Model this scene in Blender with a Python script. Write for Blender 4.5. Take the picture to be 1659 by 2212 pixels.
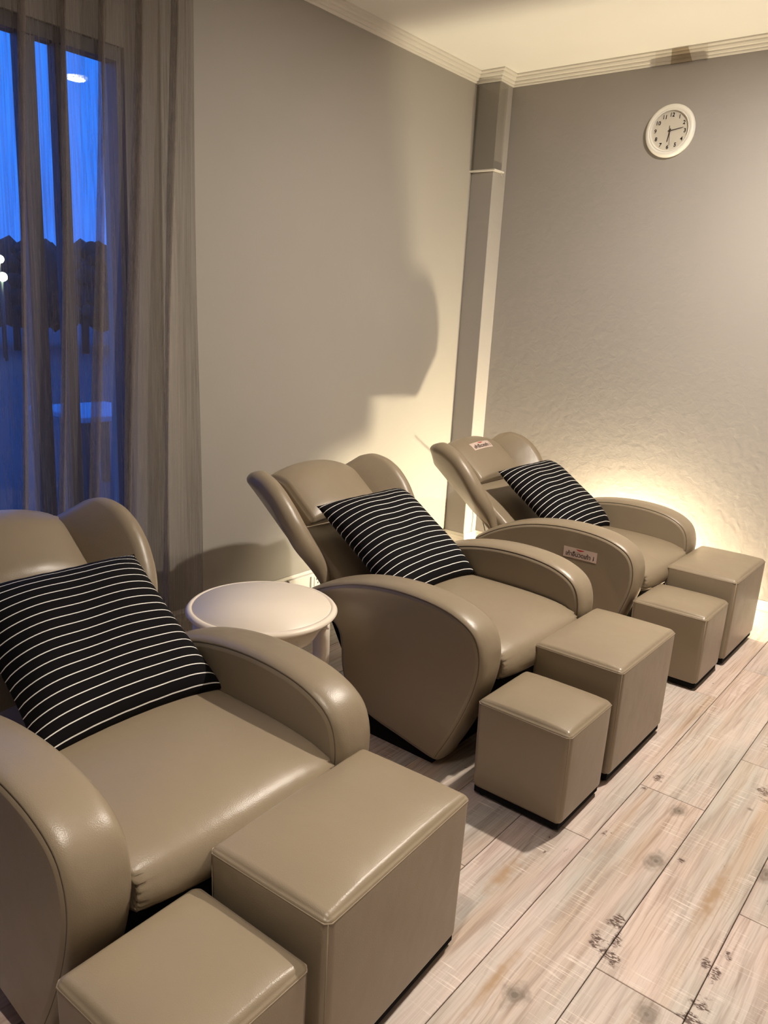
import bpy, bmesh, math, random
from mathutils import Vector, Matrix
from mathutils.bvhtree import BVHTree

random.seed(7)
PI = math.pi
C = bpy.context.scene.collection
for _o in list(bpy.data.objects):
    bpy.data.objects.remove(_o)

# ------------------------------------------------------------------ camera
cam_data = bpy.data.cameras.new('camera')
cam_data.sensor_fit = 'VERTICAL'
cam_data.sensor_height = 36.0
cam_data.sensor_width = 27.0
cam_data.lens = 27.467
cam_data.clip_start = 0.05
cam_data.clip_end = 300
camera = bpy.data.objects.new('camera', cam_data)
C.objects.link(camera)
cr, cu, cf = Vector((0.776, 0.629, 0.054)), Vector((-0.195, 0.157, 0.968)), Vector((-0.600, 0.762, -0.244))
cf.normalize(); cr = (cr - cf * cr.dot(cf)).normalized(); cu = cr.cross(cf)
camera.matrix_world = Matrix(((cr.x, cu.x, -cf.x, 2.787), (cr.y, cu.y, -cf.y, -4.342), (cr.z, cu.z, -cf.z, 1.5), (0, 0, 0, 1)))
bpy.context.scene.camera = camera

# ------------------------------------------------------------------ world: blue dusk sky
world = bpy.data.worlds.new('dusk_sky')
bpy.context.scene.world = world
world.use_nodes = True
wn, wl = world.node_tree.nodes, world.node_tree.links
wn.clear()
w_out = wn.new('ShaderNodeOutputWorld'); w_bg = wn.new('ShaderNodeBackground')
w_tc = wn.new('ShaderNodeTexCoord'); w_sep = wn.new('ShaderNodeSeparateXYZ')
w_ramp = wn.new('ShaderNodeValToRGB'); w_noise = wn.new('ShaderNodeTexNoise')
w_mix = wn.new('ShaderNodeMixRGB')
wl.new(w_tc.outputs['Generated'], w_sep.inputs[0])
wl.new(w_sep.outputs['Z'], w_ramp.inputs[0])
w_ramp.color_ramp.elements[0].position = 0.0
w_ramp.color_ramp.elements[0].color = (0.035, 0.21, 1.0, 1)
w_ramp.color_ramp.elements[1].position = 0.4
w_ramp.color_ramp.elements[1].color = (0.004, 0.20, 1.0, 1)
w_noise.inputs['Scale'].default_value = 5.0
w_noise.inputs['Detail'].default_value = 4.0
wl.new(w_tc.outputs['Generated'], w_noise.inputs['Vector'])
w_cr = wn.new('ShaderNodeValToRGB')
w_cr.color_ramp.elements[0].position = 0.45; w_cr.color_ramp.elements[0].color = (0, 0, 0, 1)
w_cr.color_ramp.elements[1].position = 0.75; w_cr.color_ramp.elements[1].color = (0.5, 0.5, 0.5, 1)
wl.new(w_noise.outputs[0], w_cr.inputs[0])
wl.new(w_cr.outputs[0], w_mix.inputs[0])
wl.new(w_ramp.outputs[0], w_mix.inputs[1])
w_mix.inputs[2].default_value = (0.05, 0.17, 0.75, 1)
wl.new(w_mix.outputs[0], w_bg.inputs[0])
w_bg.inputs[1].default_value = 2.1
wl.new(w_bg.outputs[0], w_out.inputs[0])

# ------------------------------------------------------------------ lamps and exposure
CEIL = 2.885
WARM = (1.0, 0.89, 0.765)
# x, y, energy, kind: wide disc or narrow-beam spot
DOWNLIGHTS = [(2.23, -1.31, 92.0, 0), (2.23, -3.85, 150.0, 72), (4.6, -1.39, 6.0, 70), (4.6, -4.0, 6.0, 70), (2.23, -6.6, 12.0, 80)]
for lx, ly, pw, cone in DOWNLIGHTS:
    ld = bpy.data.lights.new('downlight_lamp', 'SPOT' if cone else 'AREA')
    if cone:
        ld.spot_size = math.radians(cone); ld.spot_blend = 0.85; ld.shadow_soft_size = 0.05
    else:
        ld.shape = 'DISK'; ld.size = 0.10
    ld.energy = pw; ld.color = WARM
    lo = bpy.data.objects.new('downlight_lamp', ld); C.objects.link(lo)
    lo.location = (lx, ly, CEIL - 0.022)
up = bpy.data.lights.new('uplight_lamp', 'POINT')       # lamp on the floor behind the far chair
up.energy = 185.0; up.color = (1.0, 0.85, 0.58); up.shadow_soft_size = 0.03
upo = bpy.data.objects.new('uplight_lamp', up); C.objects.link(upo)
upo.location = (1.18, -0.068, 0.09)
up2 = bpy.data.lights.new('uplight_lamp', 'POINT')      # second floor lamp behind the far ottoman
up2.energy = 2.2; up2.color = (1.0, 0.85, 0.60); up2.shadow_soft_size = 0.03
upo2 = bpy.data.objects.new('uplight_lamp', up2); C.objects.link(upo2)
upo2.location = (1.80, -0.08, 0.14)

vs = bpy.context.scene.view_settings
vs.view_transform = 'Standard'
vs.look = 'None'
vs.exposure = 0.0
vs.gamma = 1.0
vs.use_curve_mapping = False
bpy.context.scene.cycles.max_bounces = 10
bpy.context.scene.cycles.transparent_max_bounces = 24

# ------------------------------------------------------------------ material helpers
def new_mat(name):
    m = bpy.data.materials.new(name); m.use_nodes = True
    return m, m.node_tree.nodes, m.node_tree.links, m.node_tree.nodes['Principled BSDF']

def simple(name, col, rough=0.5, metal=0.0, spec=0.5, noise=0.0, nscale=20.0, bump=0.0, bscale=200.0, coat=0.0):
    m, n, l, b = new_mat(name)
    b.inputs['Base Color'].default_value = (*col, 1)
    b.inputs['Roughness'].default_value = rough
    b.inputs['Metallic'].default_value = metal
    b.inputs['Specular IOR Level'].default_value = spec
    tc = n.new('ShaderNodeTexCoord')
    if noise:
        t = n.new('ShaderNodeTexNoise'); t.inputs['Scale'].default_value = nscale; t.inputs['Detail'].default_value = 5
        l.new(tc.outputs['Object'], t.inputs['Vector'])
        mx = n.new('ShaderNodeMixRGB'); mx.inputs[1].default_value = (*[c * (1 - noise) for c in col], 1)
        mx.inputs[2].default_value = (*[min(1, c * (1 + noise)) for c in col], 1)
        l.new(t.outputs[0], mx.inputs[0]); l.new(mx.outputs[0], b.inputs['Base Color'])
    if bump:
        t = n.new('ShaderNodeTexNoise'); t.inputs['Scale'].default_value = bscale; t.inputs['Detail'].default_value = 4
        l.new(tc.outputs['Object'], t.inputs['Vector'])
        bp = n.new('ShaderNodeBump'); bp.inputs['Strength'].default_value = bump; bp.inputs['Distance'].default_value = 0.002
        l.new(t.outputs[0], bp.inputs['Height']); l.new(bp.outputs[0], b.inputs['Normal'])
    return m

def make_leather():
    m, n, l, b = new_mat('taupe_leather')
    tc = n.new('ShaderNodeTexCoord')
    no = n.new('ShaderNodeTexNoise'); no.inputs['Scale'].default_value = 3.0; no.inputs['Detail'].default_value = 3
    l.new(tc.outputs['Object'], no.inputs['Vector'])
    mx = n.new('ShaderNodeMixRGB')
    mx.inputs[1].default_value = (0.262, 0.207, 0.141, 1); mx.inputs[2].default_value = (0.290, 0.233, 0.162, 1)
    l.new(no.outputs[0], mx.inputs[0]); l.new(mx.outputs[0], b.inputs['Base Color'])
    rr = n.new('ShaderNodeMapRange'); rr.inputs['To Min'].default_value = 0.30; rr.inputs['To Max'].default_value = 0.39
    n2 = n.new('ShaderNodeTexNoise'); n2.inputs['Scale'].default_value = 14.0
    l.new(tc.outputs['Object'], n2.inputs['Vector']); l.new(n2.outputs[0], rr.inputs[0]); l.new(rr.outputs[0], b.inputs['Roughness'])
    vo = n.new('ShaderNodeTexVoronoi'); vo.inputs['Scale'].default_value = 420.0
    l.new(tc.outputs['Object'], vo.inputs['Vector'])
    n3 = n.new('ShaderNodeTexNoise'); n3.inputs['Scale'].default_value = 9.0; n3.inputs['Detail'].default_value = 2
    l.new(tc.outputs['Object'], n3.inputs['Vector'])
    bp = n.new('ShaderNodeBump'); bp.inputs['Strength'].default_value = 0.12; bp.inputs['Distance'].default_value = 0.0015
    l.new(vo.outputs['Distance'], bp.inputs['Height'])
    bp2 = n.new('ShaderNodeBump'); bp2.inputs['Strength'].default_value = 0.35; bp2.inputs['Distance'].default_value = 0.008
    l.new(n3.outputs[0], bp2.inputs['Height']); l.new(bp.outputs[0], bp2.inputs['Normal'])
    l.new(bp2.outputs[0], b.inputs['Normal'])
    b.inputs['Specular IOR Level'].default_value = 0.5
    return m

def make_paint(name, col, amount, scale):
    m, n, l, b = new_mat(name)
    tc = n.new('ShaderNodeTexCoord')
    no = n.new('ShaderNodeTexNoise'); no.inputs['Scale'].default_value = 1.4; no.inputs['Detail'].default_value = 4
    l.new(tc.outputs['Object'], no.inputs['Vector'])
    mx = n.new('ShaderNodeMixRGB')
    mx.inputs[1].default_value = (*[c * 0.95 for c in col], 1); mx.inputs[2].default_value = (*[c * 1.05 for c in col], 1)
    l.new(no.outputs[0], mx.inputs[0]); l.new(mx.outputs[0], b.inputs['Base Color'])
    n1 = n.new('ShaderNodeTexNoise'); n1.inputs['Scale'].default_value = scale; n1.inputs['Detail'].default_value = 8
    n1.inputs['Distortion'].default_value = 0.6
    l.new(tc.outputs['Object'], n1.inputs['Vector'])
    bp = n.new('ShaderNodeBump'); bp.inputs['Strength'].default_value = amount; bp.inputs['Distance'].default_value = 0.006
    l.new(n1.outputs[0], bp.inputs['Height']); l.new(bp.outputs[0], b.inputs['Normal'])
    b.inputs['Roughness'].default_value = 0.62
    b.inputs['Specular IOR Level'].default_value = 0.35
    return m

KNOTS = [(2.2, -1.967, 0.03, 0.05), (2.234, -2.267, 0.038, 0.06), (2.158, -2.955, 0.035, 0.05), (2.408, -2.801, 0.04, 0.05), (2.495, -2.102, 0.03, 0.06), (2.373, -1.796, 0.012, 0.012)]
CHAR = [(2.077, -1.821, 0.018, 0.03), (2.068, -1.921, 0.012, 0.02), (2.242, -2.575, 0.022, 0.028), (2.231, -2.675, 0.018, 0.03), (2.266, -2.633, 0.016, 0.035), (2.279, -2.697, 0.03, 0.025), (2.286, -2.21, 0.012, 0.012), (2.496, -2.489, 0.014, 0.022), (2.466, -2.559, 0.014, 0.022), (2.493, -2.567, 0.014, 0.035), (2.493, -2.694, 0.022, 0.03), (2.492, -2.74, 0.022, 0.03), (2.39, -1.654, 0.03, 0.06)]
TAN = [(2.404, -2.3005, 0.026, 0.22), (1.93, -2.62, 0.03, 0.12), (2.1, -2.95, 0.02, 0.16)]
def make_wood():
    m, n, l, b = new_mat('whitewashed_wood')
    tc = n.new('ShaderNodeTexCoord'); oi = n.new('ShaderNodeObjectInfo')
    mul = n.new('ShaderNodeMath'); mul.operation = 'MULTIPLY'; mul.inputs[1].default_value = 57.0
    l.new(oi.outputs['Random'], mul.inputs[0])
    comb = n.new('ShaderNodeCombineXYZ'); l.new(mul.outputs[0], comb.inputs[0]); l.new(mul.outputs[0], comb.inputs[1])
    add = n.new('ShaderNodeVectorMath'); add.operation = 'ADD'
    l.new(tc.outputs['Object'], add.inputs[0]); l.new(comb.outputs[0], add.inputs[1])

    def stretched(sx, sy, scale, detail, dist=0.0, kind='noise'):
        mp = n.new('ShaderNodeMapping'); mp.inputs['Scale'].default_value = (sx, sy, 1)
        l.new(add.outputs[0], mp.inputs['Vector'])
        t = n.new('ShaderNodeTexNoise' if kind == 'noise' else 'ShaderNodeTexVoronoi')
        t.inputs['Scale'].default_value = scale
        if kind == 'noise':
            t.inputs['Detail'].default_value = detail; t.inputs['Distortion'].default_value = dist
        l.new(mp.outputs[0], t.inputs['Vector'])
        return t.outputs[0]

    def ramp(src, p0, c0, p1, c1):
        r = n.new('ShaderNodeValToRGB')
        r.color_ramp.elements[0].position = p0; r.color_ramp.elements[0].color = (*c0, 1)
        r.color_ramp.elements[1].position = p1; r.color_ramp.elements[1].color = (*c1, 1)
        l.new(src, r.inputs[0]); return r.outputs[0]

    def mix(kind, fac, a, bb):
        x = n.new('ShaderNodeMixRGB'); x.blend_type = kind
        if isinstance(fac, float): x.inputs[0].default_value = fac
        else: l.new(fac, x.inputs[0])
        for i, v in ((1, a), (2, bb)):
            if isinstance(v, tuple): x.inputs[i].default_value = (*v, 1)
            else: l.new(v, x.inputs[i])
        return x.outputs[0]
    # pinkish boards, cooler and browner zones along the length
    base = mix('MIX', ramp(stretched(5, 1.1, 1.2, 3), 0.40, (0, 0, 0), 0.62, (1, 1, 1)), (0.62, 0.51, 0.455), (0.50, 0.465, 0.42))
    tan = ramp(stretched(10, 0.7, 1.0, 4, 0.5), 0.52, (0, 0, 0), 0.70, (0.8, 0.8, 0.8))
    base = mix('MIX', tan, base, (0.50, 0.375, 0.28))
    tone = ramp(oi.outputs['Random'], 0.0, (0.92, 0.93, 0.95), 1.0, (1.06, 1.03, 1.0))
    base = mix('MULTIPLY', 1.0, base, tone)
    # long grain, broad then fine
    g = ramp(stretched(16, 0.8, 2.2, 6, 1.0), 0.36, (0.74, 0.69, 0.66), 0.52, (1.03, 1.03, 1.03))
    base = mix('MULTIPLY', 0.75, base, g)
    g2 = ramp(stretched(70, 1.6, 2.6, 8, 0.8), 0.36, (0.80, 0.76, 0.73), 0.54, (1.03, 1.03, 1.03))
    base = mix('MULTIPLY', 0.55, base, g2)
    # cathedral figure
    mpw = n.new('ShaderNodeMapping'); mpw.inputs['Scale'].default_value = (6, 1.0, 1)
    l.new(add.outputs[0], mpw.inputs['Vector'])
    wv = n.new('ShaderNodeTexWave'); wv.inputs['Scale'].default_value = 2.6; wv.inputs['Distortion'].default_value = 12.0
    wv.inputs['Detail'].default_value = 3.0; wv.inputs['Detail Scale'].default_value = 0.7
    l.new(mpw.outputs[0], wv.inputs['Vector'])
    fig = ramp(wv.outputs['Fac'], 0.0, (0.76, 0.70, 0.66), 0.22, (1, 1, 1))
    figm = ramp(stretched(4, 1.2, 1.1, 2), 0.42, (0, 0, 0), 0.6, (0.75, 0.75, 0.75))
    base = mix('MIX', figm, base, mix('MULTIPLY', 1.0, base, fig))
    # cross saw marks, pale
    saw = ramp(stretched(6, 120, 1.5, 5, 0.3), 0.55, (0, 0, 0), 0.68, (1, 1, 1))
    sawm = ramp(stretched(7, 3, 1.6, 3), 0.47, (0, 0, 0), 0.62, (0.75, 0.75, 0.75))
    base = mix('MIX', mix('MULTIPLY', 1.0, saw, sawm), base, (0.80, 0.72, 0.65))
    # grey smoke around knots
    mpk = n.new('ShaderNodeMapping'); mpk.inputs['Scale'].default_value = (3.2, 1.5, 1)
    l.new(add.outputs[0], mpk.inputs['Vector'])
    ds = n.new('ShaderNodeTexNoise'); ds.inputs['Scale'].default_value = 7.0; ds.inputs['Detail'].default_value = 5; l.new(mpk.outputs[0], ds.inputs['Vector'])
    mxv = n.new('ShaderNodeMixRGB'); mxv.inputs[0].default_value = 0.16
    l.new(mpk.outputs[0], mxv.inputs[1]); l.new(ds.outputs['Color'], mxv.inputs[2])
    vk = n.new('ShaderNodeTexVoronoi'); vk.inputs['Scale'].default_value = 1.0; l.new(mxv.outputs[0], vk.inputs['Vector'])
    kn = ramp(vk.outputs['Distance'], 0.05, (0.62, 0.62, 0.62), 0.24, (0, 0, 0))
    base = mix('MIX', kn, base, (0.30, 0.26, 0.225))
    # knots and char marks at their places on the boards
    geo = n.new('ShaderNodeNewGeometry')
    wob = n.new('ShaderNodeTexNoise'); wob.inputs['Scale'].default_value = 30.0; wob.inputs['Detail'].default_value = 7
    l.new(geo.outputs['Position'], wob.inputs['Vector'])
    def spots(lst, soft, wamp):
        acc = None
        for (x, y, rx, ry) in lst:
            sb = n.new('ShaderNodeVectorMath'); sb.operation = 'SUBTRACT'; sb.inputs[1].default_value = (x, y, 0); l.new(geo.outputs['Position'], sb.inputs[0])
            ml = n.new('ShaderNodeVectorMath'); ml.operation = 'MULTIPLY'; ml.inputs[1].default_value = (1 / rx, 1 / ry, 0); l.new(sb.outputs[0], ml.inputs[0])
            le = n.new('ShaderNodeVectorMath'); le.operation = 'LENGTH'; l.new(ml.outputs[0], le.inputs[0])
            if acc is None: acc = le.outputs['Value']
            else:
                mi = n.new('ShaderNodeMath'); mi.operation = 'MINIMUM'; l.new(acc, mi.inputs[0]); l.new(le.outputs['Value'], mi.inputs[1]); acc = mi.outputs[0]
        ad = n.new('ShaderNodeMath'); ad.operation = 'MULTIPLY_ADD'; ad.inputs[1].default_value = wamp
        l.new(wob.outputs[0], ad.inputs[0]); l.new(acc, ad.inputs[2])
        mr = n.new('ShaderNodeMapRange'); mr.inputs['From Min'].default_value = 1.0 + wamp * 0.5 - soft; mr.inputs['From Max'].default_value = 1.0 + wamp * 0.5
        mr.inputs['To Min'].default_value = 1.0; mr.inputs['To Max'].default_value = 0.0
        l.new(ad.outputs[0], mr.inputs[0]); return mr.outputs[0], acc
    tanm, _ = spots(TAN, 0.9, 1.2)
    base = mix('MIX', tanm, base, (0.40, 0.27, 0.17))
    km, kd = spots(KNOTS, 1.0, 1.4)
    base = mix('MIX', km, base, (0.21, 0.175, 0.145))
    rg = n.new('ShaderNodeMath'); rg.operation = 'MULTIPLY_ADD'; rg.inputs[1].default_value = 16.0; l.new(kd, rg.inputs[0])
    w2 = n.new('ShaderNodeMath'); w2.operation = 'MULTIPLY'; w2.inputs[1].default_value = 9.0; l.new(wob.outputs[0], w2.inputs[0]); l.new(w2.outputs[0], rg.inputs[2])
    sn = n.new('ShaderNodeMath'); sn.operation = 'SINE'; l.new(rg.outputs[0], sn.inputs[0])
    ringc = ramp(sn.outputs[0], 0.0, (0.80, 0.76, 0.72), 0.7, (1, 1, 1))
    base = mix('MIX', km, base, mix('MULTIPLY', 1.0, base, ringc))
    br = ramp(stretched(40, 110, 2.0, 5, 0.3), 0.44, (0, 0, 0), 0.51, (1, 1, 1))
    cm, _ = spots(CHAR, 0.5, 4.2)
    base = mix('MIX', mix('MULTIPLY', 1.0, cm, br), base, (0.10, 0.06, 0.045))
    ch = ramp(stretched(11, 4.5, 1.35, 4, 0.5), 0.70, (0, 0, 0), 0.73, (1, 1, 1))
    base = mix('MIX', mix('MULTIPLY', 1.0, ch, br), base, (0.085, 0.048, 0.035))
    l.new(base, b.inputs['Base Color'])
    b.inputs['Roughness'].default_value = 0.5
    b.inputs['Specular IOR Level'].default_value = 0.35
    bp = n.new('ShaderNodeBump'); bp.inputs['Strength'].default_value = 0.2; bp.inputs['Distance'].default_value = 0.001
    l.new(g2, bp.inputs['Height']); l.new(bp.outputs[0], b.inputs['Normal'])
    return m

def make_stripes():
    m, n, l, b = new_mat('striped_cotton')
    tc = n.new('ShaderNodeTexCoord'); sp = n.new('ShaderNodeSeparateXYZ')
    l.new(tc.outputs['UV'], sp.inputs[0])
    ml = n.new('ShaderNodeMath'); ml.operation = 'MULTIPLY'; ml.inputs[1].default_value = 19.0
    l.new(sp.outputs['X'], ml.inputs[0])
    fr = n.new('ShaderNodeMath'); fr.operation = 'FRACT'; l.new(ml.outputs[0], fr.inputs[0])
    sb = n.new('ShaderNodeMath'); sb.operation = 'SUBTRACT'; sb.inputs[1].default_value = 0.5; l.new(fr.outputs[0], sb.inputs[0])
    ab = n.new('ShaderNodeMath'); ab.operation = 'ABSOLUTE'; l.new(sb.outputs[0], ab.inputs[0])
    lt = n.new('ShaderNodeMath'); lt.operation = 'LESS_THAN'; lt.inputs[1].default_value = 0.050; l.new(ab.outputs[0], lt.inputs[0])
    mx = n.new('ShaderNodeMixRGB'); l.new(lt.outputs[0], mx.inputs[0])
    mx.inputs[1].default_value = (0.006, 0.0055, 0.0065, 1); mx.inputs[2].default_value = (0.95, 0.93, 0.89, 1)
    l.new(mx.outputs[0], b.inputs['Base Color'])
    b.inputs['Roughness'].default_value = 0.9; b.inputs['Specular IOR Level'].default_value = 0.15
    no = n.new('ShaderNodeTexNoise'); no.inputs['Scale'].default_value = 500.0; l.new(tc.outputs['Object'], no.inputs['Vector'])
    bp = n.new('ShaderNodeBump'); bp.inputs['Strength'].default_value = 0.3; bp.inputs['Distance'].default_value = 0.001
    l.new(no.outputs[0], bp.inputs['Height']); l.new(bp.outputs[0], b.inputs['Normal'])
    return m

def make_sheer():
    m = bpy.data.materials.new('sheer_voile'); m.use_nodes = True
    n, l = m.node_tree.nodes, m.node_tree.links
    n.clear()
    out = n.new('ShaderNodeOutputMaterial'); tr = n.new('ShaderNodeBsdfTransparent')
    df = n.new('ShaderNodeBsdfDiffuse'); tl = n.new('ShaderNodeBsdfTranslucent')
    df.inputs[0].default_value = (0.31, 0.265, 0.23, 1); tl.inputs[0].default_value = (0.29, 0.25, 0.225, 1)
    a = n.new('ShaderNodeMixShader'); a.inputs[0].default_value = 0.35
    l.new(df.outputs[0], a.inputs[1]); l.new(tl.outputs[0], a.inputs[2])
    tc = n.new('ShaderNodeTexCoord'); mp = n.new('ShaderNodeMapping'); mp.inputs['Scale'].default_value = (1, 1, 0.012)
    l.new(tc.outputs['Object'], mp.inputs['Vector'])
    no = n.new('ShaderNodeTexNoise'); no.inputs['Scale'].default_value = 170.0; no.inputs['Detail'].default_value = 4
    l.new(mp.outputs[0], no.inputs['Vector'])
    mr = n.new('ShaderNodeMapRange'); mr.inputs['From Min'].default_value = 0.3; mr.inputs['From Max'].default_value = 0.7
    mr.inputs['To Min'].default_value = 0.36; mr.inputs['To Max'].default_value = 0.66
    l.new(no.outputs[0], mr.inputs[0])
    mix = n.new('ShaderNodeMixShader'); l.new(mr.outputs[0], mix.inputs[0])
    l.new(tr.outputs[0], mix.inputs[1]); l.new(a.outputs[0], mix.inputs[2]); l.new(mix.outputs[0], out.inputs[0])
    return m

def make_glass(name, tint=(0.95, 0.965, 0.975), ior=1.5):
    m = bpy.data.materials.new(name); m.use_nodes = True
    n, l = m.node_tree.nodes, m.node_tree.links
    n.clear()
    out = n.new('ShaderNodeOutputMaterial'); tr = n.new('ShaderNodeBsdfTransparent'); gl = n.new('ShaderNodeBsdfGlossy')
    tr.inputs[0].default_value = (*tint, 1); gl.inputs['Roughness'].default_value = 0.0
    lw = n.new('ShaderNodeLayerWeight'); lw.inputs['Blend'].default_value = 0.5      # same from both faces of the thin sheet
    pw = n.new('ShaderNodeMath'); pw.operation = 'POWER'; pw.inputs[1].default_value = 5.0
    l.new(lw.outputs['Facing'], pw.inputs[0])
    f0 = ((ior - 1) / (ior + 1)) ** 2
    ma = n.new('ShaderNodeMath'); ma.operation = 'MULTIPLY_ADD'; ma.inputs[1].default_value = 1 - f0; ma.inputs[2].default_value = f0
    l.new(pw.outputs[0], ma.inputs[0])
    mix = n.new('ShaderNodeMixShader')
    l.new(ma.outputs[0], mix.inputs[0]); l.new(tr.outputs[0], mix.inputs[1]); l.new(gl.outputs[0], mix.inputs[2]); l.new(mix.outputs[0], out.inputs[0])
    return m

def emit(name, col, s):
    m, n, l, b = new_mat(name)
    b.inputs['Base Color'].default_value = (*col, 1)
    b.inputs['Emission Color'].default_value = (*col, 1); b.inputs['Emission Strength'].default_value = s
    return m

LEATHER = make_leather()
SEAM = simple('seam_thread', (0.10, 0.075, 0.05), 0.6)
PIPE = simple('leather_piping', (0.30, 0.235, 0.16), 0.45)
BLACK = simple('black_underside_cloth', (0.008, 0.007, 0.007), 0.9, spec=0.1)
BLACKPL = simple('black_plastic', (0.012, 0.012, 0.012), 0.35)
CHROME = simple('chrome', (0.7, 0.7, 0.7), 0.2, 1.0)
WALLL = make_paint('grey_wall_paint', (0.37, 0.348, 0.312), 0.10, 30.0)
WALLB = make_paint('grey_plaster_paint', (0.35, 0.328, 0.308), 0.30, 22.0)
CEILM = make_paint('ceiling_paint', (0.88, 0.865, 0.82), 0.05, 30.0)
TRIM = simple('white_trim_paint', (0.74, 0.71, 0.65), 0.45)
CREAM = simple('cream_lacquer', (0.90, 0.80, 0.67), 0.42, noise=0.03, nscale=4.0)
WOOD = make_wood()
GROUT = simple('floor_underlay', (0.07, 0.05, 0.04), 0.9)
STRIPE = make_stripes()
SHEER = make_sheer()
GLASS = make_glass('window_glass')
ACRYL = make_glass('clear_acrylic', (0.94, 0.935, 0.925), 1.45)
FRAME = simple('dark_window_frame', (0.035, 0.033, 0.034), 0.45)
WHITEPL = simple('white_plastic', (0.80, 0.78, 0.72), 0.35)
DIAL = simple('clock_dial_paper', (0.74, 0.69, 0.60), 0.6)
INK = simple('dark_ink', (0.03, 0.018, 0.014), 0.5)
RED = simple('red_print', (0.45, 0.03, 0.03), 0.5)
LABELM = simple('label_paper', (0.66, 0.52, 0.45), 0.22)
DLGLOW = emit('downlight_glow', (1.0, 0.9, 0.75), 60.0)

# ------------------------------------------------------------------ object helpers
def put(name, bm, mat, parent=None, smooth=True, loc=None):
    me = bpy.data.meshes.new(name)
    bmesh.ops.recalc_face_normals(bm, faces=bm.faces[:])
    bm.to_mesh(me); bm.free()
    for p in me.polygons: p.use_smooth = smooth and len(p.vertices) < 24 and not (len(p.vertices) == 3 and abs(p.normal.y) > 0.99999)
    for mm in (mat if isinstance(mat, (list, tuple)) else [mat]): me.materials.append(mm)
    o = bpy.data.objects.new(name, me); C.objects.link(o)
    if parent: o.parent = parent
    if loc: o.location = loc
    return o

def thing(name, label, cat, loc=(0, 0, 0), rotz=0.0, group=None):
    o = bpy.data.objects.new(name, None); C.objects.link(o)
    o.empty_display_size = 0.1
    o.location = loc; o.rotation_euler = (0, 0, rotz)
    return tag(o, label, cat, group)

def tag(o, label, cat, group=None):
    o['label'] = label; o['category'] = cat
    if group: o['group'] = group
    return o

def struct(name, bm, mat, parent=None, smooth=False):
    o = put(name, bm, mat, parent, smooth)
    if not parent: o['kind'] = 'structure'
    return o

def copy_tree(o, parent=None):
    c = o.copy(); C.objects.link(c); c.parent = parent
    for ch in list(o.children): copy_tree(ch, c)
    return c

def box(bm, x0, x1, y0, y1, z0, z1):
    v = [bm.verts.new((x, y, z)) for x in (x0, x1) for y in (y0, y1) for z in (z0, z1)]
    for f in ((0, 1, 3, 2), (4, 6, 7, 5), (0, 4, 5, 1), (2, 3, 7, 6), (0, 2, 6, 4), (1, 5, 7, 3)):
        bm.faces.new([v[i] for i in f])

def bevel_all(bm, w, seg=2):
    bmesh.ops.bevel(bm, geom=bm.edges[:], offset=w, segments=seg, profile=0.5, affect='EDGES')

def bx(x0, x1, y0, y1, z0, z1, bev=0.0, seg=2):
    bm = bmesh.new(); box(bm, x0, x1, y0, y1, z0, z1)
    if bev: bevel_all(bm, bev, seg)
    return bm

def tube(bm, pts, r, seg=8, closed=False):
    pts = [Vector(p) for p in pts]; rings = []
    n = len(pts)
    for i, p in enumerate(pts):
        a = pts[(i - 1) % n] if (i > 0 or closed) else p
        b = pts[(i + 1) % n] if (i < n - 1 or closed) else p
        t = (b - a).normalized()
        u = t.orthogonal() if abs(t.z) > 0.95 else t.cross(Vector((0, 0, 1)))
        u.normalize(); w = t.cross(u)
        rings.append([bm.verts.new(p + (u * math.cos(k * 2 * PI / seg) + w * math.sin(k * 2 * PI / seg)) * r) for k in range(seg)])
    m = n if closed else n - 1
    for i in range(m):
        A, B = rings[i], rings[(i + 1) % n]
        for k in range(seg):
            bm.faces.new((A[k], A[(k + 1) % seg], B[(k + 1) % seg], B[k]))
    if not closed:
        bm.faces.new(rings[0]); bm.faces.new(list(reversed(rings[-1])))

def lathe(bm, prof, seg=64, cap0=True, cap1=True, axis='z', c=(0, 0, 0)):
    rings = []
    for r, h in prof:
        ring = []
        for k in range(seg):
            t = 2 * PI * k / seg
            if axis == 'z': co = (c[0] + r * math.cos(t), c[1] + r * math.sin(t), c[2] + h)
            else: co = (c[0] + r * math.cos(t), c[1] + h, c[2] + r * math.sin(t))
            ring.append(bm.verts.new(co))
        rings.append(ring)
    for A, B in zip(rings, rings[1:]):
        for k in range(seg): bm.faces.new((A[k], A[(k + 1) % seg], B[(k + 1) % seg], B[k]))
    if cap0: bm.faces.new(rings[0])
    if cap1: bm.faces.new(rings[-1])

def catmull(pts, closed=True, sub=4):
    out = []; n = len(pts)
    rng = range(n) if closed else range(n - 1)
    for i in rng:
        if closed: p = [pts[(i + k) % n] for k in (-1, 0, 1, 2)]
        else: p = [pts[max(0, min(n - 1, i + k))] for k in (-1, 0, 1, 2)]
        for s in range(sub):
            t = s / sub
            out.append(tuple(0.5 * ((2 * p[1][j]) + (-p[0][j] + p[2][j]) * t + (2 * p[0][j] - 5 * p[1][j] + 4 * p[2][j] - p[3][j]) * t * t
                             + (-p[0][j] + 3 * p[1][j] - 3 * p[2][j] + p[3][j]) * t ** 3) for j in range(len(pts[0]))))
    if not closed: out.append(tuple(pts[-1]))
    return out

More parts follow.
